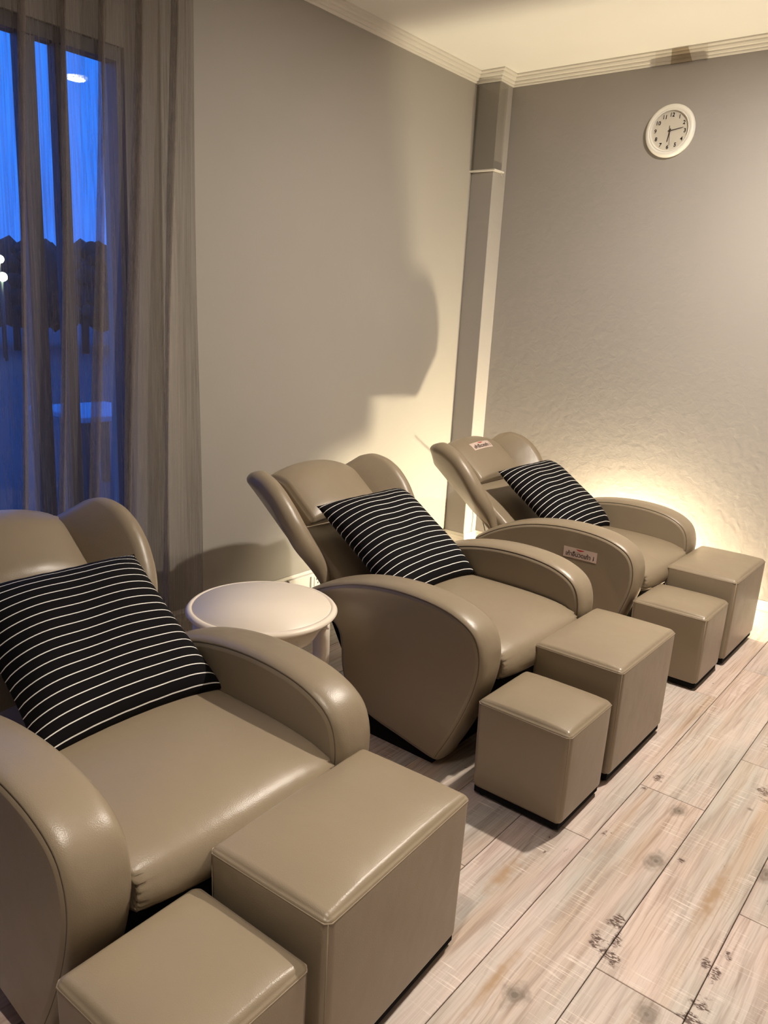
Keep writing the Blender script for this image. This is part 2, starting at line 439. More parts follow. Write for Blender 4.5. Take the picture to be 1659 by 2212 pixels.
def extrude_profile(prof, stations, cap=(0.06, 0.2, 0.5, 0.8), puff=0.006, warp=None):
    """prof: closed list of (x, z); stations: list of (y, inset) from one side to the other; ends are capped and softly puffed."""
    n = len(prof)
    nrm = []
    area = sum(prof[i][0] * prof[(i + 1) % n][1] - prof[(i + 1) % n][0] * prof[i][1] for i in range(n))
    sg = 1 if area > 0 else -1
    for i in range(n):
        a, b = Vector(prof[i - 1]), Vector(prof[(i + 1) % n]); t = (b - a).normalized()
        nrm.append(Vector((t.y, -t.x)) * sg)          # outward
    cx = sum(p[0] for p in prof) / n; cz = sum(p[1] for p in prof) / n
    lim = []
    for i in range(n):
        dm = min((Vector(prof[i]) - Vector(prof[j])).length for j in range(n) if min((i - j) % n, (j - i) % n) > 7)
        a_, b_, c_ = Vector(prof[(i - 2) % n]), Vector(prof[i]), Vector(prof[(i + 2) % n])
        ar = abs((b_ - a_).cross(c_ - a_)) / 2 if False else abs((b_ - a_).x * (c_ - a_).y - (b_ - a_).y * (c_ - a_).x) / 2
        rad = (b_ - a_).length * (c_ - b_).length * (c_ - a_).length / max(4 * ar, 1e-9)
        lim.append(min(dm * 0.40, rad * 0.75))
    lim = [min(lim[(i + k) % n] for k in (-2, -1, 0, 1, 2)) for i in range(n)]
    lim = [sum(lim[(i + k) % n] for k in (-2, -1, 0, 1, 2)) / 5 for i in range(n)]
    bm = bmesh.new(); rings = []

    def ring(y, inset, tc=0.0):
        r = []
        for i, p in enumerate(prof):
            q = Vector(p) - nrm[i] * min(inset, lim[i])
            q = q.lerp(Vector((cx, cz)), tc)
            co = Vector((q.x, y, q.y))
            if warp: co = warp(co, i)
            r.append(bm.verts.new(co))
        return r
    y0, i0 = stations[0]; y1, i1 = stations[-1]
    rings.append(ring(y0 - puff, i0 + 0.006)); rings.append(ring(y0 - puff * 0.8, i0 + 0.003))
    for y, ins in stations: rings.append(ring(y, ins))
    rings.append(ring(y1 + puff * 0.8, i1 + 0.003)); rings.append(ring(y1 + puff, i1 + 0.006))
    for A, B in zip(rings, rings[1:]):
        for k in range(n): bm.faces.new((A[k], A[(k + 1) % n], B[(k + 1) % n], B[k]))
    ends = [bm.faces.new(rings[0]), bm.faces.new(list(reversed(rings[-1])))]
    bmesh.ops.triangulate(bm, faces=ends, ngon_method='EAR_CLIP')
    return bm

def rounded(hx, hy, hz, r, flat=8, arc=4, warp=None):
    """rounded box about the origin; warp(co, u, v, w) with u, v, w in -1..1."""
    def axis(h):
        lst = [-h + r - r * math.tan(PI / 4 * (1 - k / arc)) for k in range(arc)]
        lst += [-(h - r) + 2 * (h - r) * k / flat for k in range(flat + 1)]
        lst += [h - r + r * math.tan(PI / 4 * ((k + 1) / arc)) for k in range(arc)]
        return lst
    ax = [axis(hx), axis(hy), axis(hz)]; H = (hx, hy, hz)
    bm = bmesh.new(); cache = {}

    def vert(q):
        key = tuple(round(c, 6) for c in q)
        if key in cache: return cache[key]
        inner = Vector([max(-(H[i] - r), min(H[i] - r, q[i])) for i in range(3)])
        d = Vector(q) - inner
        co = inner + d.normalized() * r if d.length > 1e-9 else Vector(q)
        if warp: co = warp(co, q[0] / hx, q[1] / hy, q[2] / hz)
        cache[key] = bm.verts.new(co); return cache[key]
    for a in range(3):
        b, c = (a + 1) % 3, (a + 2) % 3
        for s in (-1, 1):
            for i in range(len(ax[b]) - 1):
                for j in range(len(ax[c]) - 1):
                    qs = []
                    for di, dj in ((0, 0), (1, 0), (1, 1), (0, 1)):
                        q = [0, 0, 0]; q[a] = s * H[a]; q[b] = ax[b][i + di]; q[c] = ax[c][j + dj]; qs.append(vert(q))
                    bm.faces.new(qs)
    return bm

# ================================================================== STRUCTURE
RX, RY = 6.0, -7.6
# floor: dark underlay with every board on it
bm = bx(-0.0, RX, RY, 0.0, -0.05, -0.006)
floor = struct('floor', bm, GROUT)
PWID, PLEN, GAP = 0.216, 1.262, 0.0022
known = {-1: -2.31, 0: -1.91, 1: -2.753, 2: -2.32}     # end joints read for the rows x = 2.047 + k * width
mesh_cache = {}
def plank_mesh(w, ln):
    key = (round(w, 4), round(ln, 4))
    if key not in mesh_cache:
        b_ = bmesh.new(); e = 0.0012; hw, hl = w / 2 - GAP / 2, ln / 2 - GAP / 2
        lo = [b_.verts.new((sx * hw, sy * hl, -0.006)) for sx, sy in ((-1, -1), (1, -1), (1, 1), (-1, 1))]
        md = [b_.verts.new((sx * hw, sy * hl, -e)) for sx, sy in ((-1, -1), (1, -1), (1, 1), (-1, 1))]
        tp = [b_.verts.new((sx * (hw - e), sy * (hl - e), 0)) for sx, sy in ((-1, -1), (1, -1), (1, 1), (-1, 1))]
        for A, B in ((lo, md), (md, tp)):
            for k in range(4): b_.faces.new((A[k], A[(k + 1) % 4], B[(k + 1) % 4], B[k]))
        b_.faces.new(tp)
        me = bpy.data.meshes.new('plank'); b_.to_mesh(me); b_.free(); me.materials.append(WOOD); mesh_cache[key] = me
    return mesh_cache[key]
for k in range(-10, 19):
    xa, xb = 2.047 + k * PWID, 2.047 + (k + 1) * PWID
    xa, xb = max(xa, 0.0), min(xb, RX)
    if xb - xa < 0.01: continue
    off = known.get(k, -random.uniform(0.1, PLEN))
    y = off
    while y < 0: y += PLEN
    while y > RY:
        ya, yb = max(y - PLEN, RY), min(y, 0.0)
        if yb - ya > 0.01:
            o = bpy.data.objects.new('plank', plank_mesh(xb - xa, yb - ya)); C.objects.link(o)
            o.location = ((xa + xb) / 2, (ya + yb) / 2, 0); o.parent = floor
        y -= PLEN

WY0, WY1, WZ = -4.20, -2.495, 2.396                     # window opening in the left wall
bm = bmesh.new()
box(bm, -0.15, 0, WY1, 0.15, -0.05, CEIL)
box(bm, -0.15, 0, RY, WY0, -0.05, CEIL)
box(bm, -0.15, 0, WY0, WY1, WZ, CEIL)
struct('wall_left', bm, WALLL)
struct('wall_back', bx(0, RX, 0, 0.15, -0.05, CEIL), WALLB)
struct('wall_right', bx(RX, RX + 0.15, RY, 0.15, -0.05, CEIL), WALLL)
struct('wall_front', bx(-0.15, RX + 0.15, RY - 0.15, RY, -0.05, CEIL), WALLL)
struct('ceiling', bx(-0.15, RX + 0.15, RY - 0.15, 0.15, CEIL, CEIL + 0.1), CEILM)
CW, CD = 0.153, 0.143
struct('wall_corner', bx(0, CW, -CD, 0, 0, CEIL, 0.003, 1), WALLB)

def sweep(path, prof, closed_ends=True):
    """prof: (outward offset, z); outward is the right-hand side of the path."""
    bm = bmesh.new(); rings = []
    P = [Vector(p) for p in path]
    for i, p in enumerate(P):
        d0 = (P[i] - P[i - 1]).normalized() if i > 0 else (P[1] - P[0]).normalized()
        d1 = (P[i + 1] - P[i]).normalized() if i < len(P) - 1 else d0
        n0, n1 = Vector((d0.y, -d0.x)), Vector((d1.y, -d1.x))
        mtr = (n0 + n1).normalized(); sc = 1 / max(0.3, mtr.dot(n0))
        rings.append([bm.verts.new((p.x + mtr.x * sc * d, p.y + mtr.y * sc * d, z)) for d, z in prof])
    for A, B in zip(rings, rings[1:]):
        for k in range(len(prof)): bm.faces.new((A[k], A[(k + 1) % len(prof)], B[(k + 1) % len(prof)], B[k]))
    bm.faces.new(rings[0]); bm.faces.new(rings[-1])
    return bm
z0 = 2.828
crown = [(0, z0), (0.007, z0), (0.010, z0 + 0.006), (0.010, z0 + 0.012), (0.016, z0 + 0.014), (0.020, z0 + 0.020), (0.021, z0 + 0.027),
         (0.030, z0 + 0.030), (0.036, z0 + 0.037), (0.038, z0 + 0.044), (0.048, z0 + 0.046), (0.052, z0 + 0.050), (0.052, CEIL), (0, CEIL)]
struct('trim_1', sweep([(0, RY), (0, -CD), (CW / 2, -CD)], crown), TRIM)
struct('trim_2', sweep([(CW / 2, -CD), (CW, -CD), (CW, 0), (RX, 0)], crown), TRIM)
base = [(0, 0.144), (0.005, 0.144), (0.008, 0.137), (0.008, 0.130), (0.013, 0.126), (0.013, 0.112), (0.017, 0.104), (0.017, 0.094), (0.013, 0.090), (0.013, 0), (0, 0)]
struct('baseboard_left', sweep([(0, WY1), (0, -CD), (CW / 2, -CD)], base), TRIM)
struct('baseboard_back', sweep([(CW / 2, -CD), (CW, -CD), (CW, 0), (RX, 0)], base), TRIM)

# window to the floor with narrow sashes
bm = bmesh.new()
box(bm, -0.075, -0.012, WY0, WY1, WZ - 0.048, WZ); box(bm, -0.075, -0.012, WY0, WY1, 0.0, 0.07)
box(bm, -0.075, -0.012, WY1 - 0.025, WY1, 0.07, WZ - 0.048); box(bm, -0.075, -0.012, WY0, WY0 + 0.025, 0.07, WZ - 0.048)
window = struct('window_1', bm, FRAME)
edges = [(-2.520, -2.712), (-2.755, -2.825), (-2.885, -3.20), (-3.26, -3.55), (-3.61, -3.86), (-3.92, -4.175)]
for i, (a, b_) in enumerate(edges):
    put('pane', bx(-0.047, -0.041, b_, a, 0.07, WZ - 0.048), GLASS, window, False)
    if i: put('mullion', bx(-0.07, -0.016, a, edges[i - 1][1], 0.07, WZ - 0.048, 0.004, 1), FRAME, window, False)

# ceiling downlights
for i, (lx, ly, _, _c) in enumerate(DOWNLIGHTS):
    where = ['mirrored in the window glass, nearest the clock', 'over the viewer by the near chair', 'far from the window near the clock wall',
             'far from the window behind the viewer', 'at the rear end of the room'][i]
    t = thing('ceiling_downlight', 'round recessed ceiling downlight ' + where, 'light', (lx, ly, CEIL))
    b_ = bmesh.new(); lathe(b_, [(0.090, 0.0), (0.090, -0.004), (0.082, -0.009), (0.071, -0.007), (0.069, 0.0)], 40)
    put('bezel', b_, WHITEPL, t)
    b_ = bmesh.new(); lathe(b_, [(0.068, -0.006), (0.068, -0.008)], 40)
    put('lens', b_, DLGLOW, t)

# ================================================================== RECLINER CHAIRS
OX = 1.2                                                # chair origin lies under the seat
arm_pts = [(.790, .428), (.84, .472), (.90, .507), (.96, .535), (1.03, .561), (1.10, .580), (1.18, .594), (1.27, .602), (1.36, .602), (1.44, .595),
           (1.51, .580), (1.57, .554), (1.607, .521), (1.627, .475), (1.633, .42), (1.626, .36), (1.607, .29), (1.577, .21), (1.54, .13), (1.503, .06),
           (1.483, .030), (1.43, .034), (1.32, .055), (1.2, .078), (1.12, .11), (1.06, .17), (1.035, .24), (1.028, .31), (1.01, .37), (.96, .402), (.87, .405)]
arm_prof = catmull([(x - OX, z) for x, z in arm_pts], True, 3)
HW = 0.0675
half = [(0.0, -0.005), (0.03, -0.004), (0.048, -0.001), (0.058, 0.003), (0.0645, 0.008), (0.0665, 0.0105), (0.0645, 0.0125), (0.0670, 0.0145), (0.0685, 0.018)]
arm_st = [(-y, i) for y, i in reversed(half[1:])] + half
seat_pts = [(.80, .33), (.80, .445), (.86, .456), (1.0, .459), (1.2, .461), (1.36, .460), (1.48, .454), (1.56, .443), (1.615, .424), (1.636, .398), (1.642, .368),
            (1.63, .342), (1.60, .326), (1.5, .318), (1.2, .316), (.95, .318), (.84, .320)]
seat_prof = catmull([(x - OX, z) for x, z in seat_pts], True, 4)
hs = [(0.0, -0.020), (0.06, -0.0195), (0.12, -0.017), (0.18, -0.0125), (0.23, -0.006), (0.262, 0.0), (0.278, 0.004), (0.284, 0.008)]
seat_st = [(-y, i) for y, i in reversed(hs[1:])] + hs
BN, BS = Vector((0.616, 0, 0.788)), Vector((-0.788, 0, 0.616))
def BK(s, n, y): return Vector((0.913 - OX, y, 0.455)) + BS * s + BN * n

def lerp_tab(tab, s):
    """smooth cubic through the table"""
    n = len(tab)
    if s <= tab[0][0]: return tab[0][1]
    for k in range(n - 1):
        (a, va), (b, vb) = tab[k], tab[k + 1]
        if s <= b:
            h = b - a; t = (s - a) / h
            ma = (vb - tab[k - 1][1]) / (b - tab[k - 1][0]) if k > 0 else (vb - va) / h
            mb = (tab[k + 2][1] - va) / (tab[k + 2][0] - a) if k < n - 2 else (vb - va) / h
            return ((2 * t ** 3 - 3 * t * t + 1) * va + (t ** 3 - 2 * t * t + t) * h * ma + (-2 * t ** 3 + 3 * t * t) * vb + (t ** 3 - t * t) * h * mb)
    return tab[-1][1]

def wing_mesh(side):
    bm = bmesh.new(); rings = []
    tabh = [(.05, -.060), (.10, -.010), (.15, .036), (.20, .063), (.28, .094), (.35, .114), (.43, .124), (.50, .116), (.55, .096), (.585, .074), (.612, .045)]
    taby = [(.05, .290), (.10, .310), (.16, .350), (.24, .385), (.34, .402), (.44, .405), (.54, .396), (.612, .372)]
    NS, M = 44, 28
    S0, S1 = 0.05, 0.615
    for i in range(NS + 1):
        s = S0 + (S1 - S0) * (1 - math.cos(PI * i / NS)) / 2
        end = min(1, math.sqrt(max(0.0, (S1 + 0.0006 - s) / 0.040)))
        r = 0.043 * min(1, 0.35 + 0.65 * math.sin(min(1, (s - S0) / 0.22) * PI / 2)) * (0.25 + 0.75 * end)
        tip = Vector((lerp_tab(taby, s) - r * 0.9, lerp_tab(tabh, s) - r))
        basep = Vector((0.232, -0.066))
        mid = (tip + basep) / 2
        tip = mid + (tip - mid) * (0.55 + 0.45 * end); basep = mid + (basep - mid) * (0.80 + 0.20 * end)
        d = (tip - basep); ln = max(d.length, 1e-4); d /= ln; w = Vector((-d.y, d.x))
        rb = r
        ring = []
        for k in range(M):
            a = 2 * PI * k / M
            ca, sa = math.cos(a), math.sin(a)
            if ca >= 0: p = tip + d * (ca * r) + w * (sa * r)
            else: p = basep + d * (ca * rb) + w * (sa * rb)
            # bow the flank slightly
            ring.append(p)
        # insert mid flank bow by moving nothing: the straight flank stays
        wr = 0.0008 * math.sin(s * 75) * max(0, 1 - abs(s - 0.33) / 0.2)
        rings.append([bm.verts.new(BK(s, p.y + wr * 0.5, side * p.x)) for p in ring])
    for A, B in zip(rings, rings[1:]):
        for k in range(M): bm.faces.new((A[k], A[(k + 1) % M], B[(k + 1) % M], B[k]))
    bm.faces.new(rings[0]); bm.faces.new(rings[-1])
    return bm

def shell_mesh():
    hs_, hn, hy = 0.365, 0.045, 0.262
    def warp(co, u, v, w):       # co.x along s, co.y along y, co.z along n
        s = co.x + 0.245
        if v != 0: pass
        s += 0.012 * (1 - v * v) if u > 0.5 else 0
        n = co.z - 0.056
        y = co.y * (1 - 0.05 * max(0, (s - 0.3) / 0.3))
        return BK(s, n, y)
    return rounded(hs_, hy, hn, 0.020, 8, 4, warp)

def head_mesh():
    def warp(co, u, v, w):
        s = co.x + 0.470
        if u > 0: s += 0.020 * (1 - min(1, v * v)) * u
        n = co.z - 0.018
        if w > 0: n += 0.052 * (max(0, 1 - v * v) ** 0.7) * (1 if u > -0.6 else max(0, 1 - ((-u - 0.6) / 0.4) ** 2 * 0.45))
        if u > 0.25: n -= 0.062 * ((u - 0.25) / 0.75) ** 2.0 * (0.4 + 0.6 * (w + 1) / 2)
        return BK(s, n, co.y)
    return rounded(0.150, 0.222, 0.050, 0.020, 14, 4, warp)

def lumbar_mesh():
    def warp(co, u, v, w):
        s = co.x + 0.135
        n = co.z - 0.045
        if w > 0: n += 0.022 * max(0, 1 - v * v) * max(0, 1 - u * u)
        n += 0.0025 * math.sin(co.y * 60 + s * 40) * (abs(v) ** 3)
        return BK(s, n, co.y)
    return rounded(0.20, 0.262, 0.05, 0.025, 10, 4, warp)

def polyprism(pts, y0, y1):
    bm = bmesh.new()
    A = [bm.verts.new((x - OX, y0, z)) for x, z in pts]; B = [bm.verts.new((x - OX, y1, z)) for x, z in pts]
    n = len(pts)
    for k in range(n): bm.faces.new((A[k], A[(k + 1) % n], B[(k + 1) % n], B[k]))
    bm.faces.new(A); bm.faces.new(list(reversed(B)))
    return bm

def make_chair(label):
    t = thing('recliner_chair', label, 'chair', (OX, -1.905, 0), 0, 'taupe massage recliners along the window wall')
    for s in (-1, 1):
        b_ = extrude_profile(arm_prof, arm_st, puff=0.003)
        bmesh.ops.translate(b_, verts=b_.verts[:], vec=(0, s * 0.3575, 0))
        arm = put('armrest', b_, LEATHER, t)
        # stitched seam lines on both faces
        b_ = bmesh.new()
        n = len(arm_prof)
        for sd in (-1, 1):
            pts = []
            for i in range(2, n - 33):
                a, c = Vector(arm_prof[i - 1]), Vector(arm_prof[(i + 1) % n]); tt = (c - a).normalized()
                q = Vector(arm_prof[i]) - Vector((-tt.y, tt.x)) * 0.0125
                pts.append((q.x, s * 0.3575 + sd * 0.0652, q.y))
            tube(b_, pts, 0.0013, 5)
        put('seam', b_, SEAM, arm)
    def swarp(co, i):
        if co.x > 0.38 and abs(co.y) > 0.255 and co.z < 0.44:
            k = max(0, (abs(co.y) - 0.255) / 0.03)
            co.x += 0.008 * math.sin(co.z * 420) * k
        return co
    put('seat_cushion', extrude_profile(seat_prof, seat_st, puff=0.002, warp=swarp), LEATHER, t)
    back = put('backrest', shell_mesh(), LEATHER, t)
    put('headrest', head_mesh(), LEATHER, back)
    put('lumbar_cushion', lumbar_mesh(), LEATHER, back)
    for s in (-1, 1): put('wing', wing_mesh(s), LEATHER, back)
    put('frame', polyprism([(1.60, .318), (1.46, .045), (1.02, .045), (.86, .318)], -0.284, 0.284), BLACK, t, False)
    put('base', polyprism([(1.455, .0), (1.455, .05), (1.06, .10), (1.06, .0)], -0.398, 0.398), BLACK, t, False)
    return t

chair_mid = make_chair('taupe leather recliner in the middle, behind the round cream table')
chair_near = copy_tree(chair_mid)
chair_near.location = (OX + 0.020, -3.32, 0); chair_near['label'] = 'nearest taupe leather recliner, cut by the left frame edge'
chair_far = copy_tree(chair_mid)
chair_far.location = (OX, -0.635, 0); chair_far['label'] = 'farthest taupe leather recliner beside the clock wall, with paper stickers'
for ch in chair_mid.children:
    if ch.name.startswith('backrest'): back_mid = ch
back_far = [c for c in chair_far.children if c.name.startswith('backrest')][0]

# stickers of the far chair
def text_mesh(txt, size, extr=0.0):
    cu_ = bpy.data.curves.new('writing', 'FONT'); cu_.body = txt; cu_.size = size
    cu_.align_x = 'CENTER'; cu_.align_y = 'CENTER'; cu_.extrude = extr; cu_.resolution_u = 4; cu_.offset = size * 0.018
    o = bpy.data.objects.new('writing', cu_); C.objects.link(o)
    bpy.context.view_layer.update()
    dg = bpy.context.evaluated_depsgraph_get()
    me = bpy.data.meshes.new_from_object(o.evaluated_get(dg)); bpy.data.objects.remove(o)
    b_ = bmesh.new(); b_.from_mesh(me); bpy.data.meshes.remove(me)
    return b_
THAI = '\u0e40\u0e01\u0e49\u0e32\u0e2d\u0e35\u0e49\u0e19\u0e27\u0e14\u0e40\u0e17\u0e49\u0e32 1'
arm_far = [c for c in chair_far.children if c.name.startswith('armrest')][0]
bvh_a = BVHTree.FromPolygons([v.co.copy() for v in arm_far.data.vertices], [tuple(p.vertices) for p in arm_far.data.polygons])
def place_arm(a, b_, d):
    x, z = 1.367 - OX + a, 0.482 + b_
    hit = bvh_a.ray_cast(Vector((x, -0.6, z)), Vector((0, 1, 0)))[0]
    return (x, (hit.y if hit else -0.43) - d, z)
def sticker_flat(parent, w, h, place):
    b_ = bmesh.new(); NX, NY = 12, 4; g = []
    for i in range(NX + 1):
        g.append([b_.verts.new(place(w * (i / NX - .5), h * (j / NY - .5), 0.0010)) for j in range(NY + 1)])
    for i in range(NX):
        for j in range(NY): b_.faces.new((g[i][j], g[i + 1][j], g[i + 1][j + 1], g[i][j + 1]))
    t_ = text_mesh(THAI, 0.05)
    bmesh.ops.subdivide_edges(t_, edges=[e for e in t_.edges if e.calc_length() > 0.01], cuts=2)
    xs = [v.co.x for v in t_.verts]; ww = max(xs) - min(xs); f = w * 0.84 / ww
    mp = {}
    for v in t_.verts: mp[v.index] = b_.verts.new(place((v.co.x - (max(xs) + min(xs)) / 2) * f, v.co.y * f * 1.1 - h * 0.14, 0.0022))
    for fc in t_.faces:
        nf = b_.faces.new([mp[v.index] for v in fc.verts]); nf.material_index = 1
    t_.free()
    v = [b_.verts.new(place(x * w, y * h, 0.0022)) for x, y in ((-.13, .40), (.13, .40), (.08, .30), (0, .24), (-.08, .30))]
    nf = b_.faces.new(v); nf.material_index = 2
    o = put('sticker', b_, [LABELM, INK, RED], parent)
    o['label'] = 'pale paper sticker with dark lettering'
    return o
sticker_flat(arm_far, 0.165, 0.050, place_arm)
head_far = [c for c in back_far.children if c.name.startswith('headrest')][0]
bvh_h = BVHTree.FromPolygons([v.co.copy() for v in head_far.data.vertices], [tuple(p.vertices) for p in head_far.data.polygons])
def place_head(a, b_, d):
    o_ = BK(0.520 + b_, 0.3, -0.035 + a)
    hit = bvh_h.ray_cast(o_, -BN)[0]
    return (hit if hit else BK(0.52 + b_, 0.07, -0.035 + a)) + BN * d
sticker_flat(back_far, 0.175, 0.052, place_head)

# ================================================================== STRIPED PILLOWS
def pillow_mesh():
    bm = bmesh.new(); uvl = bm.loops.layers.uv.new('UVMap')
    N = 30; L, W, T = 0.258, 0.270, 0.105
    def shape(u, v, s):
        pin = 1 - 0.075 * (1 - abs(v)) ** 1.0 * 0  # keep corners
        ex = L * u * (1 - 0.055 * (1 - v * v) * abs(u) ** 2)
        ey = W * v * (1 - 0.075 * (1 - u * u) * abs(v) ** 2)
        th = T * (max(0, 1 - u ** 4) ** 0.62) * (max(0, 1 - v ** 4) ** 0.62)
        wr = 0.004 * math.sin(7 * v + 3 * u) * (1 - u * u) + 0.003 * math.sin(23 * v) * max(0, abs(u) - .6)
        if s > 0: z = th * 0.80 + wr * (1 - v * v)
        else: z = -th * 0.62
        z += -0.012 * (abs(v) ** 3)
        return Vector((ex, ey, z))
    cache = {}
    def vert(i, j, s):
        edge = i in (0, N) or j in (0, N)
        key = (i, j, 0 if edge else s)
        if key not in cache:
            a, b = -1 + 2 * i / N, -1 + 2 * j / N
            a = math.sin(a * PI / 2) * .55 + a * .45; b = math.sin(b * PI / 2) * .55 + b * .45
            cache[key] = bm.verts.new(shape(a, b, s))
        return cache[key]
    for s in (1, -1):
        for i in range(N):
            for j in range(N):
                idx = [(i, j), (i + 1, j), (i + 1, j + 1), (i, j + 1)]
                f = bm.faces.new([vert(a, b, s) for a, b in idx])
                for lp, (a, b) in zip(f.loops, idx):
                    aa = -1 + 2 * a / N; aa = math.sin(aa * PI / 2) * .55 + aa * .45
                    lp[uvl].uv = ((aa + 1) / 2, b / N)
    return bm
pil = put('striped_pillow', pillow_mesh(), STRIPE)
tag(pil, 'black pillow with thin white stripes on the middle recliner', 'pillow', 'striped pillows on the recliners')
U = Vector((0.42, 0, -0.290)).normalized(); Vv = Vector((0, 1, 0)); Wn = U.cross(Vv)
def place_pillow(o, c, yaw=0.0):
    u = Matrix.Rotation(yaw, 3, Wn) @ U; v = Matrix.Rotation(yaw, 3, Wn) @ Vv
    o.matrix_world = Matrix(((u.x, v.x, Wn.x, c[0]), (u.y, v.y, Wn.y, c[1]), (u.z, v.z, Wn.z, c[2]), (0, 0, 0, 1)))
pil2 = pil.copy(); C.objects.link(pil2); pil2['label'] = 'black pillow with thin white stripes on the nearest recliner, cut by the left frame edge'
pil3 = pil.copy(); C.objects.link(pil3); pil3['label'] = 'black pillow with thin white stripes on the farthest recliner by the clock wall'
place_pillow(pil, (0.950, -1.892, 0.620))
place_pillow(pil2, (1.005, -3.292, 0.614), 0.0)
place_pillow(pil3, (1.000, -0.592, 0.612), 0.0)

# ================================================================== OTTOMANS
def ottoman(name, label, group, hx, hy, H, loc, rot=0.0):
    t = thing(name, label, 'ottoman', loc, rot, group)
    zb = 0.028
    hz = (H - zb) / 2
    def warp(co, u, v, w):
        x, y, z = co
        k = 1 - 0.022 * (1 - w) / 2                     # a little narrower at the foot
        x, y = x * k, y * k
        if w > 0.999: z += 0.016 * (1 - u ** 4) * (1 - v ** 4) - 0.002
        sideb = 0.003 * (1 - w * w)
        if abs(u) > 0.999: x += sideb * (1 - v * v) * (1 if u > 0 else -1)
        if abs(v) > 0.999: y += sideb * (1 - u * u) * (1 if v > 0 else -1)
        return Vector((x, y, z + zb + hz))
    body = put('body', rounded(hx, hy, hz, 0.021, 8, 5, warp), LEATHER, t)
    b_ = bmesh.new()
    zt = H - 0.0150; e = 0.0015
    tube(b_, [(hx - e, -hy + 0.012, zt), (hx - e, hy - 0.012, zt), (hx - 0.012, hy - e, zt), (-hx + 0.012, hy - e, zt), (-hx + e, hy - 0.012, zt),
              (-hx + e, -hy + 0.012, zt), (-hx + 0.012, -hy + e, zt), (hx - 0.012, -hy + e, zt)], 0.0017, 6, True)
    for sx in (-1, 1):
        for sy in (-1, 1):
            k = 1 - 0.022
            tube(b_, [(sx * (hx - 0.0062), sy * (hy - 0.0062), zt), (sx * (hx * (1 - .011) - 0.0062), sy * (hy * (1 - .011) - 0.0062), zb + hz), (sx * (hx * k - 0.0066), sy * (hy * k - 0.0066), zb + 0.014)], 0.0014, 5)
    put('piping', b_, PIPE, body)
    put('base', bx(-hx + 0.012, hx - 0.012, -hy + 0.012, hy - 0.012, 0.012, zb + 0.010), BLACK, t, False)
    for sx in (-1, 1):
        for sy in (-1, 1):
            b_ = bmesh.new(); lathe(b_, [(0.012, 0.0), (0.015, 0.004), (0.015, 0.010), (0.010, 0.014)], 16, c=(sx * (hx - 0.035), sy * (hy - 0.035), 0))
            put('glide', b_, BLACKPL, t)
    return t
GB, GS = 'tall ottomans before the recliners', 'low ottomans beside the tall ones'
ottoman('tall_ottoman', 'tall taupe leather ottoman before the middle recliner', GB, 0.163, 0.253, 0.424, (1.808, -1.752, 0))
ottoman('tall_ottoman', 'tall taupe leather ottoman before the farthest recliner, by the clock wall', GB, 0.163, 0.253, 0.424, (1.810, -0.448, 0))
ottoman('tall_ottoman', 'largest-looking tall taupe ottoman in the foreground, before the nearest recliner', GB, 0.163, 0.260, 0.424, (1.824, -3.185, 0), math.radians(2.8))
ottoman('low_ottoman', 'low taupe leather ottoman before the middle recliner, beside its tall one', GS, 0.162, 0.154, 0.342, (1.810, -2.212, 0))
ottoman('low_ottoman', 'low taupe leather ottoman before the farthest recliner, beside its tall one', GS, 0.164, 0.160, 0.342, (1.799, -0.905, 0))
ottoman('low_ottoman', 'low taupe leather ottoman in the bottom left foreground', GS, 0.161, 0.161, 0.345, (1.829, -3.628, 0), math.radians(1.5))

# ================================================================== ROUND SIDE TABLE
tb = thing('side_table', 'round cream side table between the nearest and middle recliners', 'table', (0.924, -2.618, 0))
TR, TZ = 0.257, 0.52
b_ = bmesh.new()
lathe(b_, [(0.001, TZ), (0.232, TZ), (0.2335, TZ - 0.0045), (0.2355, TZ - 0.0045), (0.237, TZ - 0.001), (0.246, TZ - 0.002), (0.252, TZ - 0.007), (TR, TZ - 0.014), (0.252, TZ - 0.021), (0.244, TZ - 0.026), (0.20, TZ - 0.028)], 96)
put('tabletop', b_, CREAM, tb)
b_ = bmesh.new(); NA = 96; rr = []
for k in range(NA):
    a = 2 * PI * k / NA; ph = math.cos(4 * (a + 0.5))
    zl = 0.445 - 0.035 * ph * abs(ph)
    rr.append([b_.verts.new((r * math.cos(a), r * math.sin(a), z)) for r, z in ((0.226, TZ - 0.027), (0.226, zl + 0.012), (0.231, zl + 0.009), (0.231, zl), (0.206, zl), (0.206, TZ - 0.027))])
for k in range(NA):
    A, B = rr[k], rr[(k + 1) % NA]
    for j in range(6): b_.faces.new((A[j], A[(j + 1) % 6], B[(j + 1) % 6], B[j]))
put('apron', b_, CREAM, tb)
for q in range(4):
    a0 = q * PI / 2 - 0.5
    b_ = bmesh.new(); rg = []
    for i in range(15):
        t_ = i / 14; z = 0.415 * (1 - t_) + 0.0 * t_
        if i == 0: z = 0.47
        wd = 0.46 * (1 - t_) ** 0.8 + 0.085
        ro = 0.233 + 0.012 * math.sin(t_ * PI) - 0.045 * t_ ** 1.5 + (0.02 * max(0, t_ - 0.85) / 0.15)
        ri = ro - 0.030
        rg.append([b_.verts.new((r * math.cos(a0 + d), r * math.sin(a0 + d), z)) for r, d in ((ro, -wd / 2), (ro + 0.002, 0), (ro, wd / 2), (ri, wd / 2), (ri, -wd / 2))])
    for A, B in zip(rg, rg[1:]):
        for j in range(5): b_.faces.new((A[j], A[(j + 1) % 5], B[(j + 1) % 5], B[j]))
    b_.faces.new(rg[0]); b_.faces.new(rg[-1])
    put('leg', b_, CREAM, tb)

